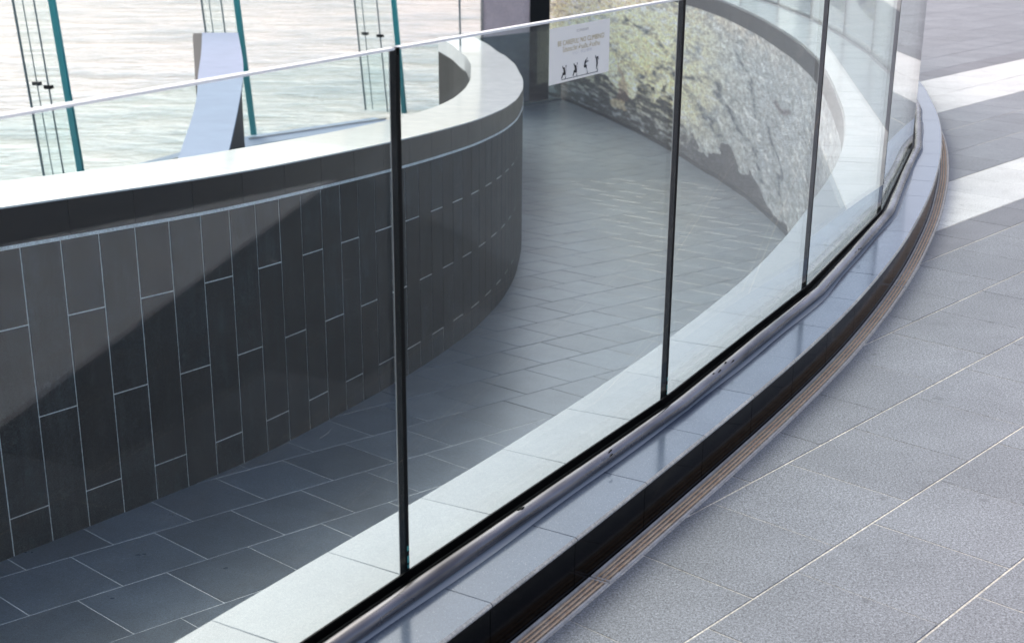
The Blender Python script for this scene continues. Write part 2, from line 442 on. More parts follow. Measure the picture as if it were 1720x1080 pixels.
# core
n = 140; uo = np.linspace(0, KERB_OUT.L, n); V = []; F = []
for u in uo:
    o_ = KERB_OUT.off(u, -.022); i_ = KERB_IN.at(KERB_IN.hit(KERB_OUT.at(u), KERB_OUT.tan(u))); d = (o_-i_)/np.linalg.norm(o_-i_); i_ = i_+d*.02
    V += [(o_[0], o_[1], -.3), (o_[0], o_[1], KZ-.026), (i_[0], i_[1], KZ-.026), (i_[0], i_[1], -.3)]
for k in range(n-1):
    a = 4*k; b = a+4
    F += [(a, b, b+1, a+1), (a+1, b+1, b+2, a+2), (a+2, b+2, b+3, a+3)]
mesh('kerb_core', V, F, 'grout_light', kerb, kind='structure')
# stations of the joints
st0 = KERB_OUT.near((.239, 3.179)); KS = []
u = st0-.395*13
while u < KERB_OUT.L-.4: KS.append(max(u, 0)); u += .395
def gline(u):
    """offset, from the outer edge, of the glass foot, at a kerb-edge station"""
    p = KERB_OUT.at(u); t = KERB_OUT.tan(u); best = None
    for a, b in zip(J[:-1], J[1:]):
        da, db = (a-p)@t, (b-p)@t
        if da <= 0 <= db:
            g = a+(b-a)*(-da/(db-da)); dd = np.linalg.norm(g-p)
            if best is None or dd < best[0]: best = (dd, g)
    if best is None: return KERB_OUT.off(u, -.215)
    return best[1]
for k in range(len(KS)-1):
    a, b = KS[k], KS[k+1]; g = .0013; sub = np.linspace(a+g, b-g, 4)
    outer = [KERB_OUT.off(s, .006) for s in sub]
    mid = [gline(s) for s in sub]
    inner = [KERB_IN.at(KERB_IN.hit(KERB_OUT.at(s), KERB_OUT.tan(s))) for s in sub]
    dz = random.uniform(-.0005, .0005)
    # outer stone with an arrised, paler front edge
    V = []; F = []; fm = []
    m_ = len(sub)
    for s in range(m_):
        o_, c_ = outer[s], mid[s]; dirn = (o_-c_)/np.linalg.norm(o_-c_); e_ = o_-dirn*.006
        V += [(c_[0], c_[1], KZ-.0098), (c_[0], c_[1], KZ+dz), (e_[0], e_[1], KZ+dz), (o_[0], o_[1], KZ-.005+dz), (o_[0], o_[1], KZ-.0095), (e_[0]-dirn[0]*.02, e_[1]-dirn[1]*.02, KZ-.0098)]
    for s in range(m_-1):
        p, q = 6*s, 6*s+6
        for e in range(5):
            F.append((p+e, p+e+1, q+e+1, q+e)); fm.append(1 if e in (2, 3) else 0)
    F += [tuple(range(5, -1, -1)), tuple(range(6*(m_-1), 6*m_))]; fm += [0, 0]
    mesh('kerb_stone', V, F, ['kerb_granite', 'kerb_edge'], kerb, fm)
    ring = [np.array(x) for x in inner] + [np.array(x) for x in mid[::-1]]
    ring = ring[::-1]
    A = sum(ring[i][0]*ring[(i+1) % len(ring)][1]-ring[(i+1) % len(ring)][0]*ring[i][1] for i in range(len(ring)))
    if A < 0: ring = ring[::-1]
    mesh('kerb_stone', *prism(ring, KZ-.025, KZ-dz, .0015), 'kerb_inner', kerb)
    # polished black riser slab
    V = []; F = []
    for s in sub:
        o_ = KERB_OUT.at(s); i_ = KERB_OUT.off(s, -.020)
        V += [(i_[0], i_[1], -.05), (i_[0], i_[1], KZ-.0115), (o_[0], o_[1], KZ-.0115), (o_[0], o_[1], -.05)]
    for s in range(m_-1):
        p, q = 4*s, 4*s+4
        for e in range(4): F.append((p+e, p+(e+1) % 4, q+(e+1) % 4, q+e))
    F += [(3, 2, 1, 0), tuple(range(4*(m_-1), 4*m_))]
    mesh('riser_slab', V, F, 'riser_granite', kerb)

# ------------------------------------------------------------------ slot drain along the kerb
d_st = [KERB_OUT.near((.275, 3.24))-3.2, KERB_OUT.near((.275, 3.24)), KERB_OUT.near((1.80, 5.93)), KERB_OUT.near((3.05, 9.4)), KERB_OUT.near((3.6, 12.4))]
d_lab = ['bronze slot drain at the foot of the black kerb riser, nearest the camera', 'bronze slot drain with three bars along the middle of the black kerb riser',
         'bronze slot drain where the kerb bends away toward the white paving band', 'bronze slot drain behind the bend of the kerb, past the white paving bands']
def ribbon(curve, a, b, d0, d1, z0, z1, n):
    V = []; F = []
    for s in np.linspace(a, b, n):
        p, q = curve.off(s, d0), curve.off(s, d1)
        V += [(p[0], p[1], z0), (p[0], p[1], z1), (q[0], q[1], z1), (q[0], q[1], z0)]
    for s in range(n-1):
        p, q = 4*s, 4*s+4
        for e in range(4): F.append((p+e, p+(e+1) % 4, q+(e+1) % 4, q+e))
    F += [(3, 2, 1, 0), tuple(range(4*(n-1), 4*n))]
    return V, F
for k in range(4):
    a, b = d_st[k]+.004, d_st[k+1]-.004; c = KERB_OUT.off((a+b)/2, .03)
    t = thing('slot_drain', (c[0], c[1], 0), d_lab[k], 'drain', 'slot drains along the kerb')
    mesh('drain_bed', *ribbon(KERB_OUT, a, b, .002, .056, -.006, -.002, 24), 'drain_bed', t)
    mesh('frame_rail', *ribbon(KERB_OUT, a, b, .003, .0085, -.002, .0065, 24), 'drain_frame', t)
    mesh('frame_rail', *ribbon(KERB_OUT, a, b, .0525, .058, -.002, .0045, 24), 'drain_frame', t)
    for off in (.0175, .0305, .0435):
        sg = np.linspace(a, b, 40)
        mesh('bar', *tube([(*KERB_OUT.off(s, off), .0030) for s in sg], .0031, 8), 'drain_bar', t, smooth=True)
    for s in (a+.003, b-.003):
        p = KERB_OUT.off(s, .0305); tt, nn = KERB_OUT.tan(s), KERB_OUT.nrm(s)
        mesh('cross_bar', *box_dirs((p[0], p[1], .0028), (*(tt*.0022), 0), (*(nn*.0275), 0), (0, 0, .003)), 'drain_frame', t)

# ------------------------------------------------------------------ ramp floor
rampo = thing('ramp', (0, 8, zr(0, 8)), 'sunken ramp paved in dark square granite tiles', None, None, 'structure')
V = []; F = []; ny = 110
wu = np.linspace(0, WALL.L, ny)
for k, u in enumerate(wu):
    p = WALL.off(u, -.1); q = KERB_IN.at(KERB_IN.hit(WALL.at(u), WALL.tan(u))) if u < WALL.L*.75 else KERB_IN.at(KERB_IN.near(WALL.at(u)))
    q = q+np.array([.05, 0])
    for w in np.linspace(0, 1, 4):
        c = p+(q-p)*w; V.append((c[0], c[1], zr(*c)-(.0018 if c[1] < 7.5 else .005 if c[1] < 14 else .009)))
for k in range(ny-1):
    for w in range(3):
        a = 4*k+w; F.append((a, a+1, a+5, a+4))
k0 = len(V); V += [(.1, 20.2, RFLAT-.0018), (3.3, 18.5, RFLAT-.0018), (2.8, 26.5, RFLAT-.0018), (.0, 26.5, RFLAT-.0018)]; F.append((k0, k0+1, k0+2, k0+3))
mesh('grout_bed', V, F, 'grout_ramp', rampo, kind='structure')
n_ = np.array([-RX, -RY, 1]); n_ /= np.linalg.norm(n_); ry = .7904
e1 = np.array([math.cos(ry), math.sin(ry), 0]); e1 -= n_*(e1@n_); e1 /= np.linalg.norm(e1); e2 = np.cross(n_, e1)
O = np.array([-1.26494, 4.5476, 0]); O[2] = RA+RX*O[0]+RY*O[1]
RL = .4; g = .0027; cands = []
for j in range(-40, 60):
    for i in range(-40, 60):
        a = i+(.5 if j % 2 else 0)
        c3 = O+e1*(a+.5)*RL+e2*(j+.5)*RL
        if not (2.5 < c3[1] < 25.2): continue
        c = c3[:2]
        qa = WALL.near(c); na = WALL.nrm(qa); pa = WALL.at(qa)
        qb = KERB_IN.near(c); nb = -KERB_IN.nrm(qb); pb = KERB_IN.at(qb)
        end = c[1] > 19.9
        if not end and (c-pa)@na < -.35: continue
        if end and c[0] < .12: continue
        if (c-pb)@nb < -.35: continue
        rect = [(O+e1*(a*RL+s)+e2*(j*RL+t))[:2] for s, t in ((g, g), (RL-g, g), (RL-g, RL-g), (g, RL-g))]
        cut = rect if end else clip(rect, pa+na*.002, na)
        if len(cut) > 2: cut = clip(cut, pb+nb*.002, nb)
        if len(cut) < 3 or area(cut) < .001: continue
        cands.append((np.hypot(*c), cut))
cands.sort(key=lambda t: t[0]); rest = []
for k, (d, cut) in enumerate(cands):
    dz = random.uniform(-.0007, .0007)
    vf = prism(cut, lambda x, y: zr(x, y)-.010, lambda x, y: zr(x, y)+dz, .0016 if k < 300 else 0)
    if k < 300: mesh('ramp_tile', *vf, 'ramp_granite', rampo)
    else: rest.append(vf)
if rest: mesh('ramp_tile', *join(rest), 'ramp_granite', rampo, kind='stuff')

# ------------------------------------------------------------------ curved dark tiled wall on the left
wall = thing('curved_wall', (-.5, 8, zr(-.5, 8)), 'curved wall of upright dark slate tiles under a pale polished coping, left of the ramp', 'wall')
TH, FH0, FH1, CT, WT = 1.283, 1.298, 1.444, 1.452, .50
def wall_strip(a, b, d0, d1, z0, z1, n):
    V = []; F = []
    for s in np.linspace(a, b, n):
        c = WALL.at(s); zz = zr(*c); p, q = WALL.off(s, d0), WALL.off(s, d1)
        V += [(p[0], p[1], zz+z0 if z0 > -9 else -4.6), (p[0], p[1], zz+z1), (q[0], q[1], zz+z1), (q[0], q[1], zz+z0 if z0 > -9 else -4.6)]
    for s in range(n-1):
        p, q = 4*s, 4*s+4
        for e in range(4): F.append((p+e, p+(e+1) % 4, q+(e+1) % 4, q+e))
    F += [(3, 2, 1, 0), tuple(range(4*(n-1), 4*n))]
    return V, F
mesh('grout_backing', *wall_strip(0, WALL.L, -.011, -.0009, -.2, TH, 150), 'grout_light', wall)
mesh('wall_body', *wall_strip(0, WALL.L, -WT+.012, -.013, -10, FH1, 150), 'concrete', wall)
mesh('mortar_ledge', *wall_strip(0, WALL.L, -.011, .007, TH+.001, FH0-.001, 200), 'grout_light', wall)
s0 = WALL.near((-1.81, 5.425)); cw = .206
kk = range(-int(s0/cw), int((WALL.L-s0)/cw)); n_wt = 0
for k in kk:
    gv = .0032+.0030*min(max((WALL.at(s0+k*cw)[1]-7.5)/3, 0), 1)
    a, b = s0+k*cw+gv, s0+(k+1)*cw-gv
    if WALL.at(b)[1] < 3.2: continue
    js = (.165, .962) if k % 2 else (.563,)
    lim = [0.0, *js, TH]
    for z0, z1 in zip(lim[:-1], lim[1:]):
        d = random.uniform(.0004, .0014)
        zz0 = z0+(.003 if z0 > 0 else -.05); zz1 = z1-.003
        A, Bq = WALL.off(a, d), WALL.off(b, d); A2, B2 = WALL.off(a, -.010), WALL.off(b, -.010); za, zb = zr(*WALL.at(a)), zr(*WALL.at(b))
        c = .0014; tt = (Bq-A)/np.linalg.norm(Bq-A)
        Ai, Bi = WALL.off(a, d+.0012)+tt*c, WALL.off(b, d+.0012)-tt*c
        V = [(*A2, za+zz0), (*B2, zb+zz0), (*B2, zb+zz1), (*A2, za+zz1), (*A, za+zz0), (*Bq, zb+zz0), (*Bq, zb+zz1), (*A, za+zz1),
             (*Ai, za+zz0+c), (*Bi, zb+zz0+c), (*Bi, zb+zz1-c), (*Ai, za+zz1-c)]
        F = [(0, 1, 5, 4), (1, 2, 6, 5), (2, 3, 7, 6), (3, 0, 4, 7), (4, 5, 9, 8), (5, 6, 10, 9), (6, 7, 11, 10), (7, 4, 8, 11), (8, 9, 10, 11)]
        mesh('wall_tile', V, F, 'wall_slate', wall); n_wt += 1
s1 = WALL.near((-1.6, 5.6)); fw = .362
u = s1-fw*12
while u < WALL.L-.05:
    a, b = max(u, 0)+.0016, min(u+fw, WALL.L)-.0016; u += fw
    if b < .3 or WALL.at(b)[1] < 2.5: continue
    mesh('fascia_tile', *wall_strip(a, b, -.012, .004, FH0, FH1, 4), 'fascia_slate', wall)
u = 0; cwid = 1.19
while u < WALL.L-.05:
    a, b = u+.0008, min(u+cwid, WALL.L)-.0008; u += cwid
    V, F = wall_strip(a, b, -WT-.004, .003, FH1+.001, CT, 9)
    mesh('coping_slab', V, F, 'coping_granite', wall)
mesh('river_fascia', *wall_strip(WALL.near((.415, 13.8)), WALL.L, -WT-.004, -WT+.011, CT-.20, FH1, 30), 'coping_granite', wall, label='pale fascia on the river side of the wall')
mesh('river_face', *wall_strip(0, WALL.L, -WT-.002, -WT+.010, -10, CT-.21, 60), 'rubber_black', wall)
# slim post standing on the far end of the wall
p = np.array([-.27, 20.0]); mesh('slim_post', *tube([(p[0], p[1], -.66), (p[0]-.01, p[1], .05)], .014, 10), 'rod_steel', label='slim dark post standing at the far end of the curved wall', cat='post')

# ------------------------------------------------------------------ retaining wall with the mosaic
mw = thing('mosaic_wall', (3.0, 15.0, -2.0), 'tall retaining wall with a landscape mosaic under the kerb, right of the ramp', 'wall')
ua, ub = KERB_IN.near((2.2, 8.5)), KERB_IN.L-.05
n = 130
V = []; F = []
for s in np.linspace(0, KERB_IN.L, 160):
    p, q = KERB_IN.off(s, .006), KERB_IN.off(s, .22); V += [(p[0], p[1], -4.6), (p[0], p[1], KZ-.03), (q[0], q[1], KZ-.03), (q[0], q[1], -4.6)]
for k in range(159):
    a = 4*k; b = a+4; F += [(a, b, b+1, a+1), (a+2, b+2, b+3, a+3), (a+1, b+1, b+2, a+2)]
mesh('wall_body', V, F, 'concrete', mw)
FZ = KZ-.205
fs = np.arange(ua-2, ub, .62)
for a in fs:
    V, F = ribbon(KERB_IN, a+.0015, min(a+.62, ub)-.0015, -.006, .012, FZ, KZ-.027, 5); mesh('fascia_panel', V, F, 'fascia_slate', mw)
V, F = ribbon(KERB_IN, ua-4, ub, -.016, .004, -2.5, -2.5, 90)
sk = []; 
VV = []
for i, s in enumerate(np.linspace(ua-4, ub, 90)):
    c = KERB_IN.at(s); z = zr(*c); p, q = KERB_IN.off(s, .004), KERB_IN.off(s, -.016)
    VV += [(p[0], p[1], z-.1), (p[0], p[1], z+.055), (q[0], q[1], z+.055), (q[0], q[1], z-.1)]
mesh('skirting', VV, F, 'black_paint', mw)
# mosaic picture: a colour per vertex of the wall face, in wall coordinates (distance along, height)
NS, NZ = 720, 190
ss = np.linspace(ua, ub, NS); P = np.array([KERB_IN.off(s, -.003) for s in ss]); ztop = FZ-.001
zb = np.array([zr(*p)+.05 for p in P])
yy = P[:, 1]
Zg = zb[:, None]+(ztop-zb)[:, None]*np.linspace(0, 1, NZ)[None, :]; Yg = np.repeat(yy[:, None], NZ, 1)
def vnoise(x, y, seed):
    r = np.random.default_rng(seed); T = r.random((64, 64)); xi = np.floor(x).astype(int); yi = np.floor(y).astype(int); fx = x-xi; fy = y-yi
    fx = fx*fx*(3-2*fx); fy = fy*fy*(3-2*fy); g = lambda a, b: T[a % 64, b % 64]
    return (g(xi, yi)*(1-fx)+g(xi+1, yi)*fx)*(1-fy)+(g(xi, yi+1)*(1-fx)+g(xi+1, yi+1)*fx)*fy
def fbm(x, y, seed, o=4): return sum(vnoise(x*2**k, y*2**k, seed+k)*.5**k for k in range(o))/sum(.5**k for k in range(o))
wy = Yg+.9*(fbm(Yg*.9, Zg*5, 3)-.5); wz = Zg+.16*(fbm(Yg*1.5, Zg*7, 11)-.5)
def inside(poly):
    r = np.zeros(wy.shape, bool); m = len(poly)
    for i in range(m):
        (x0, y0), (x1, y1) = poly[i], poly[(i+1) % m]
        if y0 == y1: continue
        c = (y0 > wz) != (y1 > wz); r ^= c & (wy < (x1-x0)*(wz-y0)/(y1-y0)+x0)
    return r
def line(pts, w):
    d = np.full(wy.shape, 9.)
    for (x0, y0), (x1, y1) in zip(pts[:-1], pts[1:]):
        ax, ay = (x1-x0)/6, (y1-y0); px, py = (wy-x0)/6, wz-y0; t = np.clip((px*ax+py*ay)/(ax*ax+ay*ay), 0, 1)
        d = np.minimum(d, np.hypot(px-t*ax, py-t*ay))
    return np.clip(1-d/w, 0, 1)**.7
C = np.ones((NS, NZ, 3))*np.array([.47, .50, .515])
def blend(mask, col):
    global C
    C = C*(1-mask[..., None])+np.array(col)*mask[..., None]
k = np.clip((Yg-15.5)/3.5, 0, 1)*np.clip((Zg+1.9)/.5, 0, 1); blend(k*np.clip((Yg-17.0)/3, 0.2, 1), (1.0, .93, .60))
kb = np.exp(-((Yg-21.5)/2.2)**2-((Zg+1.0)/.5)**2); blend(np.clip(kb, 0, 1)*.9, (1.25, 1.08, .55))
blend(np.clip((Zg+.35)/.25, 0, 1)*np.clip((Yg-12)/5, 0, 1)*.5, (.85, .70, .55))
blend(np.clip(.5-abs(fbm(Yg*1.1, Zg*8, 21)-.5)*7, 0, 1)*.35, (.45, .47, .46))
blend(np.clip(fbm(Yg*2, Zg*9, 31)-.50, 0, 1)*2.6, (.36, .40, .43))
blend(np.clip(fbm(Yg*5, Zg*26, 37)-.58, 0, 1)*3.5, (.20, .22, .24))
blend(np.clip(fbm(Yg*4.3, Zg*21, 39)-.60, 0, 1)*3.5, (.95, .95, .90))
for pts, w in (([(20.2, -.95), (19.55, -1.12), (18.93, -1.27), (18.4, -1.36), (17.82, -1.50)], .085), ([(19.2, -1.0), (18.43, -.86), (18.08, -.88), (17.36, -1.13), (16.64, -1.2), (15.97, -1.30), (15.3, -1.5)], .06),
               ([(23.6, -.78), (22.71, -.95), (22.18, -1.08), (21.54, -1.2), (21.17, -1.32), (20.95, -1.12), (20.4, -.95)], .07), ([(22.2, -.50), (21, -.62), (20.2, -.85)], .04), ([(15, -.9), (14.4, -1.2), (13.9, -1.5)], .03), ([(17.2, -.35), (16.4, -.55), (15.9, -.95)], .025)):
    blend(line(pts, w)*np.clip(fbm(Yg*6, Zg*30, 41)*2-.35, 0, 1), (.075, .105, .14))
blend(line([(14.7, -.60), (14.3, -.66), (14.0, -.62)], .05)*.9, (.17, .13, .14))
dk = [(24.9, -2.3), (24.9, -1.35), (24.56, -1.5), (24.15, -1.65), (23.91, -1.45), (23.66, -1.5), (23.3, -1.38), (22.94, -1.38), (22.53, -1.56), (22.13, -1.59), (21.79, -1.66), (21.6, -1.6), (21.4, -1.37), (21.05, -1.3), (20.73, -1.34), (20.65, -1.58), (20.5, -1.47), (20.40, -1.29), (20.34, -1.12), (20.25, -1.26), (20.0, -1.41), (20.03, -1.53), (19.73, -1.56), (19.46, -1.76), (19.27, -1.69), (19.04, -1.76), (18.81, -1.88), (18.3, -1.81), (17.83, -1.69), (17.71, -1.58), (17.25, -1.49), (16.69, -1.58), (16.4, -1.66), (16.08, -1.61), (15.98, -1.55), (15.43, -1.6), (14.81, -1.69), (14.11, -1.67), (13.5, -1.60), (13.0, -1.75), (13., -2.4)]
md = inside(dk).astype(float); near_ = np.clip((20.-Yg)/1.5, 0, 1)
blend(md*(1-near_)*np.clip(fbm(Yg*5, Zg*26, 51)*2.2-.25, .35, 1), (.030, .034, .033)); blend(md*near_, (.115, .115, .125))
blend(inside([(22.55, -1.74), (22.30, -1.35), (22.22, -1.08), (22.12, -1.38), (21.95, -1.70)]).astype(float)*.6, (.24, .13, .10))
blend(inside([(22.7, -1.86), (22.5, -1.7), (22.1, -1.72), (21.9, -1.86)]).astype(float)*.5, (.75, .6, .35))
C = np.where(C.mean(-1, keepdims=True) > .25, C*1.35, C*.8)
C *= (.38+1.24*fbm(Yg*10, Zg*46, 61, 4))[..., None]
V = np.c_[np.repeat(P, NZ, 0), Zg.reshape(-1)]
F = [(i*NZ+j, (i+1)*NZ+j, (i+1)*NZ+j+1, i*NZ+j+1) for i in range(NS-1) for j in range(NZ-1)]
mo = mesh('mosaic_panel', V, F, 'mosaic', mw, smooth=True, label='mosaic landscape of pale mountains, dark trees and a small red spire')
ca = mo.data.color_attributes.new('Col', 'FLOAT_COLOR', 'POINT')
ca.data.foreach_set('color', np.c_[np.clip(C.reshape(-1, 3), 0, 1.1), np.ones(NS*NZ)].ravel().astype(np.float32))

# ------------------------------------------------------------------ glass balustrade
GT, GZ0, GZ1 = .016, KZ+.004, 1.375
labs = ['leftmost clear glass panel, with dark tiled wall and river seen through it',
        'clear glass panel carrying the white no climbing sign',
        'clear glass panel right of the sign with grey mosaic seen through it',
        'clear glass panel between two thin dark joints where the pale kerb top curves away',
        'narrow looking glass panel at the far right of the bend, last before the open pavement',
        'edge-on glass panel just past the bend, seen as a sliver beside the open pavement',
        'first glass panel of the far side of the curve, behind the bend', 'second glass panel of the far side, above the dark end of the mosaic fascia',
        'third glass panel of the far side, right of a thin teal joint', 'fourth glass panel of the far side, left of the teal joint at the top',
        'fifth glass panel of the far side, cut by the top of the picture', 'sixth glass panel of the far side, mostly above the picture', 'last far glass panel of the curve, above the mosaic and out of the picture']
for k in range(len(J)-1):
    a, b = J[k], J[k+1]; t = (b-a)/np.linalg.norm(b-a); nn = np.array([t[1], -t[0]]); a2, b2 = a+t*.003, b-t*.003; c = (a2+b2)/2; hl = np.linalg.norm(b2-a2)/2
    g_ = thing('glass_barrier', (c[0], c[1], GZ0), labs[k], 'glass panel', 'frameless glass balustrade panels on the curved kerb')
    zc, hz = (GZ0+GZ1)/2, (GZ1-GZ0)/2
    V, F = box_dirs((c[0], c[1], zc-.0026), (*(t*(hl-.004)), 0), (*(nn*GT/2), 0), (0, 0, hz-.0026))
    mesh('pane', V, [F[2], F[3]], 'clear_glass', g_)
    for sgn in (-1, 1):
        e = c+t*sgn*(hl-.0025)
        sd_ = mesh('side_edge', *box_dirs((e[0], e[1], zc), (*(t*.0025), 0), (*(nn*GT/2), 0), (0, 0, hz-.001)), 'glass_edge_dark', g_)
        if sgn > 0 and k < 3:
            for q_, w_ in ((.0070, .0008),):
                f2 = e-t*(.0034)-nn*q_; mesh('arris', *box_dirs((f2[0], f2[1], zc), (*(t*.0007), 0), (*(nn*w_), 0), (0, 0, hz-.006)), 'glass_edge_pale', sd_)
    mesh('top_edge', *box_dirs((c[0], c[1], GZ1-.0025), (*(t*(hl-.006)), 0), (*(nn*GT/2), 0), (0, 0, .0026)), 'glass_top', g_)  # white band stands in for light refracted through the polished edge
    e = b-t*.0
    if k < 4:
        mesh('joint_seal', *box_dirs((e[0], e[1], zc-.004), (*(t*.0029), 0), (*(nn*.0085), 0), (0, 0, hz-.012)), 'rubber_black', g_)

rs = random.Random(5)
panels = [o for o in S.objects if o.name.startswith('glass_barrier')]
def on_glass(k, u, z, d=GT/2+.0004):
    a, b = J[k], J[k+1]; t = (b-a)/np.linalg.norm(b-a); nn = np.array([t[1], -t[0]]); p = a+(b-a)*u+nn*d; return np.array([p[0], p[1], z]), np.array([t[0], t[1], 0])
marks = [(0, .86, .93, .030, -.2), (0, .93, .80, .022, .5), (0, .80, .62, .05, .25), (1, .30, .70, .06, .9), (1, .62, .52, .09, .75), (1, .45, .86, .04, -.4), (1, .16, 1.05, .03, .2), (0, .70, 1.02, .03, -.5), (2, .40, .75, .05, .8), (1, .80, .95, .03, 1.2)]
for k, u, z, ln, ang in marks:
    c, t = on_glass(k, u, z); V = []; F = []
    for i in range(7):
        w = i/6-.5; q = c+t*ln*w*math.cos(ang)+np.array([0, 0, ln*(w*math.sin(ang)+.35*w*w)]); h = np.array([0, 0, .00028*(1-abs(w)*1.6)])
        V += [q-h, q+h]
    F = [(2*i, 2*i+2, 2*i+3, 2*i+1) for i in range(6)]
    mesh('scratch', V, F, 'glass_edge_pale', panels[k])
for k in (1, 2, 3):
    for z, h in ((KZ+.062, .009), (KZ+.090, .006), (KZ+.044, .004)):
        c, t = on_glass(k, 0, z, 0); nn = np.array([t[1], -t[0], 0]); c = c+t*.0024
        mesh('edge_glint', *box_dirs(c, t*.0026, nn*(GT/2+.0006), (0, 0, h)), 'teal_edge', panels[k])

# ------------------------------------------------------------------ rail, gasket and sealant at the glass foot
mid = []
for k in range(len(J)-1):
    a, b = J[k], J[k+1]
    for w in np.linspace(0, 1, 24)[:-1]: mid.append(a+(b-a)*w)
mid.append(J[-1]); MC = Curve([J[0]-(J[1]-J[0])*.8]+mid, smooth=.03)
rl = thing('base_rail', (.6, 4.1, KZ), 'dented stainless steel tube running along the foot of the glass panels', 'rail')
sg = np.linspace(0, MC.L, 330)
dent = [.0198+.0007*math.sin(s*3.1)+.0005*math.sin(s*8.3+1) for s in sg]
farw = lambda s: min(max((s-MC.near(J[3]))/2.5, 0), 1)
mesh('tube', *tube([(*MC.off(s, .062-.020*farw(s)+.0010*math.sin(s*2.3)), KZ+.0195+.0008*math.sin(s*1.7)) for s in sg], dent, 20), 'steel', rl, smooth=True)
V, F = ribbon(MC, 0, MC.L, .0095, .050, KZ+.001, KZ+.010, 220)
for i, s in enumerate(np.linspace(0, MC.L, 220)):
    q_ = MC.off(s, .050-.026*farw(s))
    for q in (2, 3): V[4*i+q] = (q_[0], q_[1], V[4*i+q][2])
mesh('gasket', V, F, 'rubber_black', rl)
V, F = ribbon(MC, 0, MC.L, .0095, .0140, KZ+.012, KZ+.037, 220)
far0 = MC.near(J[3])
for i, s in enumerate(np.linspace(0, MC.L, 220)):
    hz_ = .023-.014*min(max((s-far0)/1.5, 0), 1)
    for q in (1, 2): V[4*i+q] = (V[4*i+q][0], V[4*i+q][1], KZ+.014+hz_)
mesh('gasket', V, F, 'rubber_black', rl)
mesh('gasket', *ribbon(MC, 0, MC.L, -.020, -.0095, KZ+.001, KZ+.004, 220), 'sealant', rl)
V = []; F = []
for i, s in enumerate(sg):
    w = .084-.014*farw(s)+.005*math.sin(s*2.9)+.003*math.sin(s*7.7); p, q, r_ = MC.off(s, .060-.02*farw(s)), MC.off(s, w), MC.off(s, w+.004)
    V += [(p[0], p[1], KZ+.0062), (q[0], q[1], KZ+.0022), (r_[0], r_[1], KZ+.0006)]
for i in range(len(sg)-1):
    a = 3*i; b = a+3; F += [(a, a+1, b+1, b), (a+1, a+2, b+2, b+1)]
mesh('sealant_bead', V, F, 'sealant', rl, smooth=True)
for s_ in (MC.near((.34, 3.62)), MC.near((.74, 4.30)), MC.near((.80, 4.40)), MC.near((.10, 3.28)), MC.near((1.58, 5.85))):
    p = MC.off(s_, .068)
    for q in range(2):
        c = (p[0]+random.uniform(-.02, .02), p[1]+random.uniform(-.02, .02), KZ+.0395+random.uniform(-.002, .0))
        V, F = tube([(c[0]-.006, c[1]-.009, c[2]), (c[0], c[1], c[2]+.002), (c[0]+.005, c[1]+.01, c[2])], [.0012, .0028, .0010], 6); mesh('dent_scab', V, F, 'rubber_black', rl)

# ------------------------------------------------------------------ warning sign on the second panel
a, b = J[1], J[2]; t = (b-a)/np.linalg.norm(b-a); nn = np.array([t[1], -t[0]])
SW, SH = .3045, .1335; su, sz = .6135, 1.2225; off0 = GT/2+.0005
base = a+t*su
def sgn_pt(u, v, d=0.): # u 0..1 rightwards, v 0..1 downwards
    p = base+t*SW*u+nn*(off0+d); return (p[0], p[1], sz+SH*(1-v))
sign = thing('warning_sign', sgn_pt(0, 1), 'white warning sign reading BE CAREFUL! NO CLIMBING! stuck on the glass', 'sign')
V = [sgn_pt(0, 0), sgn_pt(1, 0), sgn_pt(1, 1), sgn_pt(0, 1), sgn_pt(0, 0, .0012), sgn_pt(1, 0, .0012), sgn_pt(1, 1, .0012), sgn_pt(0, 1, .0012)]
mesh('panel', V, [(0, 1, 2, 3), (7, 6, 5, 4), (0, 4, 5, 1), (1, 5, 6, 2), (2, 6, 7, 3), (3, 7, 4, 0)], 'sign_white', sign)
def lettering(body, u0, u1, v0, v1, mat, name):
    c = bpy.data.curves.new('t', 'FONT'); c.body = body; c.resolution_u = 2; o = bpy.data.objects.new('t', c); COL.objects.link(o)
    bpy.context.view_layer.update(); dg = bpy.context.evaluated_depsgraph_get(); tm = o.evaluated_get(dg).to_mesh()
    X = np.array([v.co[:2] for v in tm.vertices]); F = [tuple(p.vertices) for p in tm.polygons]
    mn, mx = X.min(0), X.max(0); X = (X-mn)/(mx-mn)
    V = [sgn_pt(u0+(u1-u0)*x, v1+(v0-v1)*y, .0017) for x, y in X]
    o.evaluated_get(dg).to_mesh_clear(); bpy.data.objects.remove(o); bpy.data.curves.remove(c)
    mesh(name, V, F, mat, sign)
lettering('ICONSIAM', .43, .62, .090, .140, 'sign_grey', 'brand_lettering')
lettering('BE CAREFUL! NO CLIMBING!', .125, .90, .245, .335, 'sign_gold', 'warning_lettering')
lettering('โปรดระวัง! ห้ามปีน ห้ามข้าม', .205, .825, .360, .455, 'sign_gold', 'thai_lettering')
lettering('小心！禁止攀爬', .36, .69, .475, .535, 'sign_faint', 'chinese_lettering')
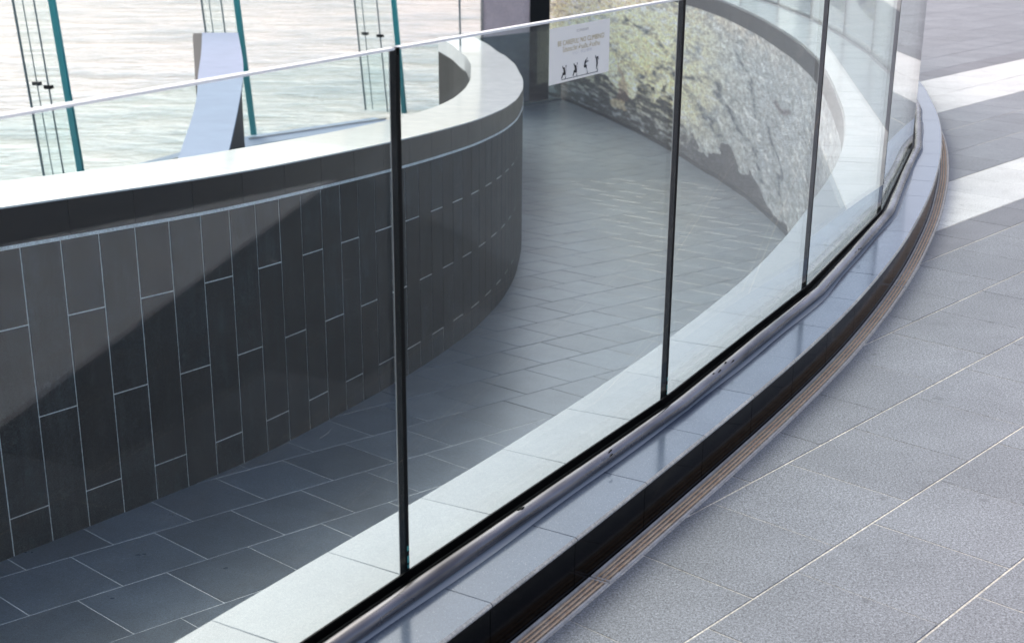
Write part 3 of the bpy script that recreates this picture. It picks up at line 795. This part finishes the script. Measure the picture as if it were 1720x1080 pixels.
def fig(strokes, name):
    V = []; F = []
    for pts, w in strokes:
        for (x0, y0), (x1, y1) in zip(pts[:-1], pts[1:]):
            q = []
            for x, y in ((x0, y0), (x1, y1)):
                px, py = 925+x*90/1620, 85+y*60/1080; u = (px-917.5)/101.5; q.append((u, (py-(51.1-24.1*u))/(93.9-5.6*u)))
            A, B_ = np.array(q[0])*[SW, SH], np.array(q[1])*[SW, SH]; d = B_-A; d /= np.linalg.norm(d)+1e-9; e = np.array([-d[1], d[0]])*w*.00009
            k = len(V); n8 = 10
            ring = [A+(-d*math.sin(x)*w*.00009 + e*math.cos(x)) for x in np.linspace(0, math.pi, n8)] + [B_+(d*math.sin(x)*w*.00009 - e*math.cos(x)) for x in np.linspace(0, math.pi, n8)]
            V += [sgn_pt(r[0]/SW, r[1]/SH, .0017+.00002*len(F)) for r in ring]; F.append(tuple(range(k, k+2*n8)))
    mesh(name, V, F, 'sign_black', sign)
fig([([(250, 490), (263, 538)], 22), ([(262, 538), (290, 560)], 8), ([(292, 555), (312, 690)], 46), ([(318, 692), (265, 710)], 38), ([(262, 708), (225, 830)], 24), ([(346, 455), (346, 480)], 20), ([(345, 480), (341, 790)], 5), ([(340, 795), (332, 855)], 14)], 'climbing_figure')
fig([([(586, 392), (597, 435)], 22), ([(600, 440), (630, 470)], 8), ([(632, 470), (652, 600)], 50), ([(655, 602), (598, 614)], 38), ([(592, 612), (568, 735)], 24), ([(683, 357), (683, 376)], 18), ([(680, 380), (673, 690)], 5), ([(675, 690), (675, 748)], 15)], 'climbing_figure')
fig([([(984, 182), (978, 230)], 15), ([(976, 232), (945, 285)], 9), ([(944, 280), (925, 350)], 40), ([(925, 350), (910, 440)], 38), ([(910, 440), (960, 428)], 38), ([(960, 430), (970, 482)], 22), ([(975, 485), (998, 600)], 7), ([(998, 605), (998, 655)], 17), ([(955, 325), (1002, 278)], 10), ([(1000, 272), (1015, 275)], 18)], 'climbing_figure')
fig([([(1249, 112), (1254, 158)], 19), ([(1258, 160), (1288, 190)], 7), ([(1292, 190), (1308, 325)], 42), ([(1310, 322), (1291, 400)], 30), ([(1290, 400), (1287, 485)], 17), ([(1288, 162), (1325, 137)], 25), ([(1326, 137), (1345, 193)], 15), ([(1326, 330), (1328, 505)], 5), ([(1322, 508), (1322, 562)], 16)], 'climbing_figure')
fig([([(222, 888), (1330, 572)], 8)], 'step_line')

# ------------------------------------------------------------------ river side: lower wall, kerb, leaning glass screen with fins
R_ = [(-1.55, 8.0), (-1.79, 10.02), (-1.91, 11.0), (-2.08, 12.32), (-2.33, 14.19), (-2.53, 15.34), (-2.94, 17.6)]
Lc = [(-1.82, 7.7), (-2.08, 9.6), (-2.28, 11.12), (-2.44, 12.3), (-2.74, 13.9), (-2.97, 15.34), (-3.38, 17.61)]
RC, LCc = Curve(R_, smooth=.6), Curve(Lc, smooth=.6)
lw_ = thing('river_wall', (-2.3, 13, -4), 'dark curving wall with a smooth blue grey coping, beside the river behind the tiled wall', 'wall')
def two(cr, cl, z0, z1, n, ins=0.):
    V = []; F = []
    for w in np.linspace(0, 1, n):
        p, q = cr.at(w*cr.L), cl.at(w*cl.L); d = (q-p)/np.linalg.norm(q-p); p, q = p+d*ins, q-d*ins
        V += [(*p, z0), (*p, z1), (*q, z1), (*q, z0)]
    for s in range(n-1):
        p, q = 4*s, 4*s+4
        for e in range(4): F.append((p+e, p+(e+1) % 4, q+(e+1) % 4, q+e))
    F += [(3, 2, 1, 0), tuple(range(4*(n-1), 4*n))]
    return V, F
mesh('wall_body', *two(RC, LCc, -4.6, -.232, 40, .03), 'wall_slate', lw_)
mesh('coping', *two(RC, LCc, -.230, -.20, 40), 'blue_coping', lw_)
V = []; F = []
for w in np.linspace(.55, 1, 14):
    p, q = LCc.at(w*LCc.L), RC.at(w*RC.L); d = (p-q)/np.linalg.norm(p-q); e = p+d*.11*min((w-.55)/.4, 1)**.8
    V += [(*p, -4.6), (*p, -.206), (*e, -.206), (*e, -4.6)]
for k in range(13):
    a = 4*k; b = a+4; F += [(a+1, b+1, b+2, a+2), (a+2, b+2, b+3, a+3)]
F.append((52, 53, 54, 55))
mesh('dark_rib', V, F, 'rubber_black', lw_)
foot = [np.array(p) for p in ((-5.9, 12.0), (-4.4, 15.3), (-3.02, 18.05), (-1.30, 19.65))]
fc = Curve(foot, smooth=.25)
V = []; F = []
def rib(c, d0, d1, z0, z1, n): return ribbon(c, 0, c.L, d0, d1, z0, z1, n)
mesh('river_kerb', *rib(fc, -.25, .32, -4.6, -1.6, 40), 'blue_coping', kind='structure', label='pale kerb carrying the leaning glass screen along the river')
lean = np.array([-.24, .06])
fins = [((-4.33, 15.25), 'leaning glass fin with a thick teal edge, leftmost by the river'), ((-2.93, 18.35), 'leaning glass fin with a thick teal edge beside the blue grey coping'), ((-1.06, 20.05), 'leaning glass fin with thick teal edge just right of the dark glass joint')]
for (bx, by), lab in fins:
    B0 = np.array([bx, by, -1.58]); top = B0+np.array([lean[0], lean[1], 3.1]); wdt = np.array([-.50, .26, 0])
    if by > 20: wdt = wdt*1.15
    f_ = thing('glass_fin', B0, lab, 'glass fin', 'leaning glass fins along the river')
    V, F = box_dirs((B0+top)/2+wdt/2, wdt/2, np.array([.011, .021, 0]), (top-B0)/2)
    mesh('blade', V, [F[2], F[3]], 'screen_glass', f_)
    mesh('thick_edge', *box_dirs((B0+top)/2+wdt*.012, np.array([-.030, .0, 0]), np.array([.008, .018, 0]), (top-B0)/2), 'teal_edge', f_)
    mesh('thin_edge', *box_dirs((B0+top)/2+wdt, np.array([-.006, .003, 0]), np.array([.006, .012, 0]), (top-B0)/2), 'rod_steel', f_)
    for fr, dd, r in ((.43, -.05, .010), (.83, .10, .007)):
        p0, p1 = B0+wdt*fr+np.array([0, dd, 0]), top+wdt*fr+np.array([0, dd, 0])
        rod = mesh('rod', *tube([p0, p1], r, 10), 'rod_steel', f_)
        q = p0+(p1-p0)*((-.52+1.58)/3.1)
        mesh('clamp', *box_dirs(q, (.040, -.015, 0), (.01, .03, 0), (-.002, 0, .020)), 'black_paint', rod)
sl = ['tall leaning glass sheet left of the first teal fin, river behind', 'tall leaning glass sheet between the first and second teal fins', 'tall leaning glass sheet between the second and third teal fins']
for k, (p, q) in enumerate(((foot[0], foot[1]), (foot[1]+[.05, .1], foot[2]-[.03, .06]), (foot[2]+[.06, .06], foot[3]))):
    s_ = thing('glass_sheet', (*((p+q)/2), -1.6), sl[k], 'glass screen', 'leaning glass sheets along the river')
    V = [(*p, -1.595), (*q, -1.595), (q[0]+lean[0], q[1]+lean[1], 1.5), (p[0]+lean[0], p[1]+lean[1], 1.5)]
    mesh('pane', V, [(0, 1, 2, 3)], 'screen_glass', s_)
    d = (q-p)/np.linalg.norm(q-p); mesh('foot_strip', *box_dirs((*((p+q)/2), -1.585), (*(d*np.linalg.norm(q-p)/2), 0), (d[1]*.008, -d[0]*.008, 0), (0, 0, .008)), 'sealant', s_)

# ------------------------------------------------------------------ far end of the ramp: column, post, dark glass door
cl = thing('grey_column', (.43, 24.7, RFLAT), 'broad plain grey column beyond the far end of the ramp', 'column')
mesh('shaft', *box_dirs((.43, 24.75, -.2), (.41, 0, 0), (0, .3, 0), (0, 0, 1.9)), 'column_grey', cl)
mesh('corner_trim', *box_dirs((.035, 24.44, -.2), (.022, 0, 0), (0, .012, 0), (0, 0, 1.9)), 'glass_edge_pale', cl)
bp = thing('black_post', (1.0, 24.5, RFLAT), 'black post between the grey column and the mosaic wall', 'post')
mesh('shaft', *box_dirs((1.01, 24.5, -.2), (.165, 0, 0), (0, .1, 0), (0, 0, 1.9)), 'black_paint', bp)
mesh('base_plate', *box_dirs((1.01, 24.5, RFLAT+.01), (.20, 0, 0), (0, .13, 0), (0, 0, .012)), 'rod_steel', bp)
dr = thing('dark_glass_gate', (1.05, 24.3, RFLAT), 'low dark glass gate closing the far end of the ramp', 'gate')
p, q = np.array([.0, 23.27]), np.array([1.40, 24.62]); d = (q-p)/np.linalg.norm(q-p)
mesh('pane', [(*p, RFLAT+.03), (*q, RFLAT+.03), (*q, -.9), (*p, -.9)], [(0, 1, 2, 3)], 'dark_glass', dr)
mesh('bottom_rail', *box_dirs((*((p+q)/2), RFLAT+.02), (*(d*np.linalg.norm(q-p)/2), 0), (d[1]*.02, -d[0]*.02, 0), (0, 0, .02)), 'rod_steel', dr)
print('tiles', n_t, 'ramp', len(cands), 'wall', n_wt, 'objects', len(S.objects))
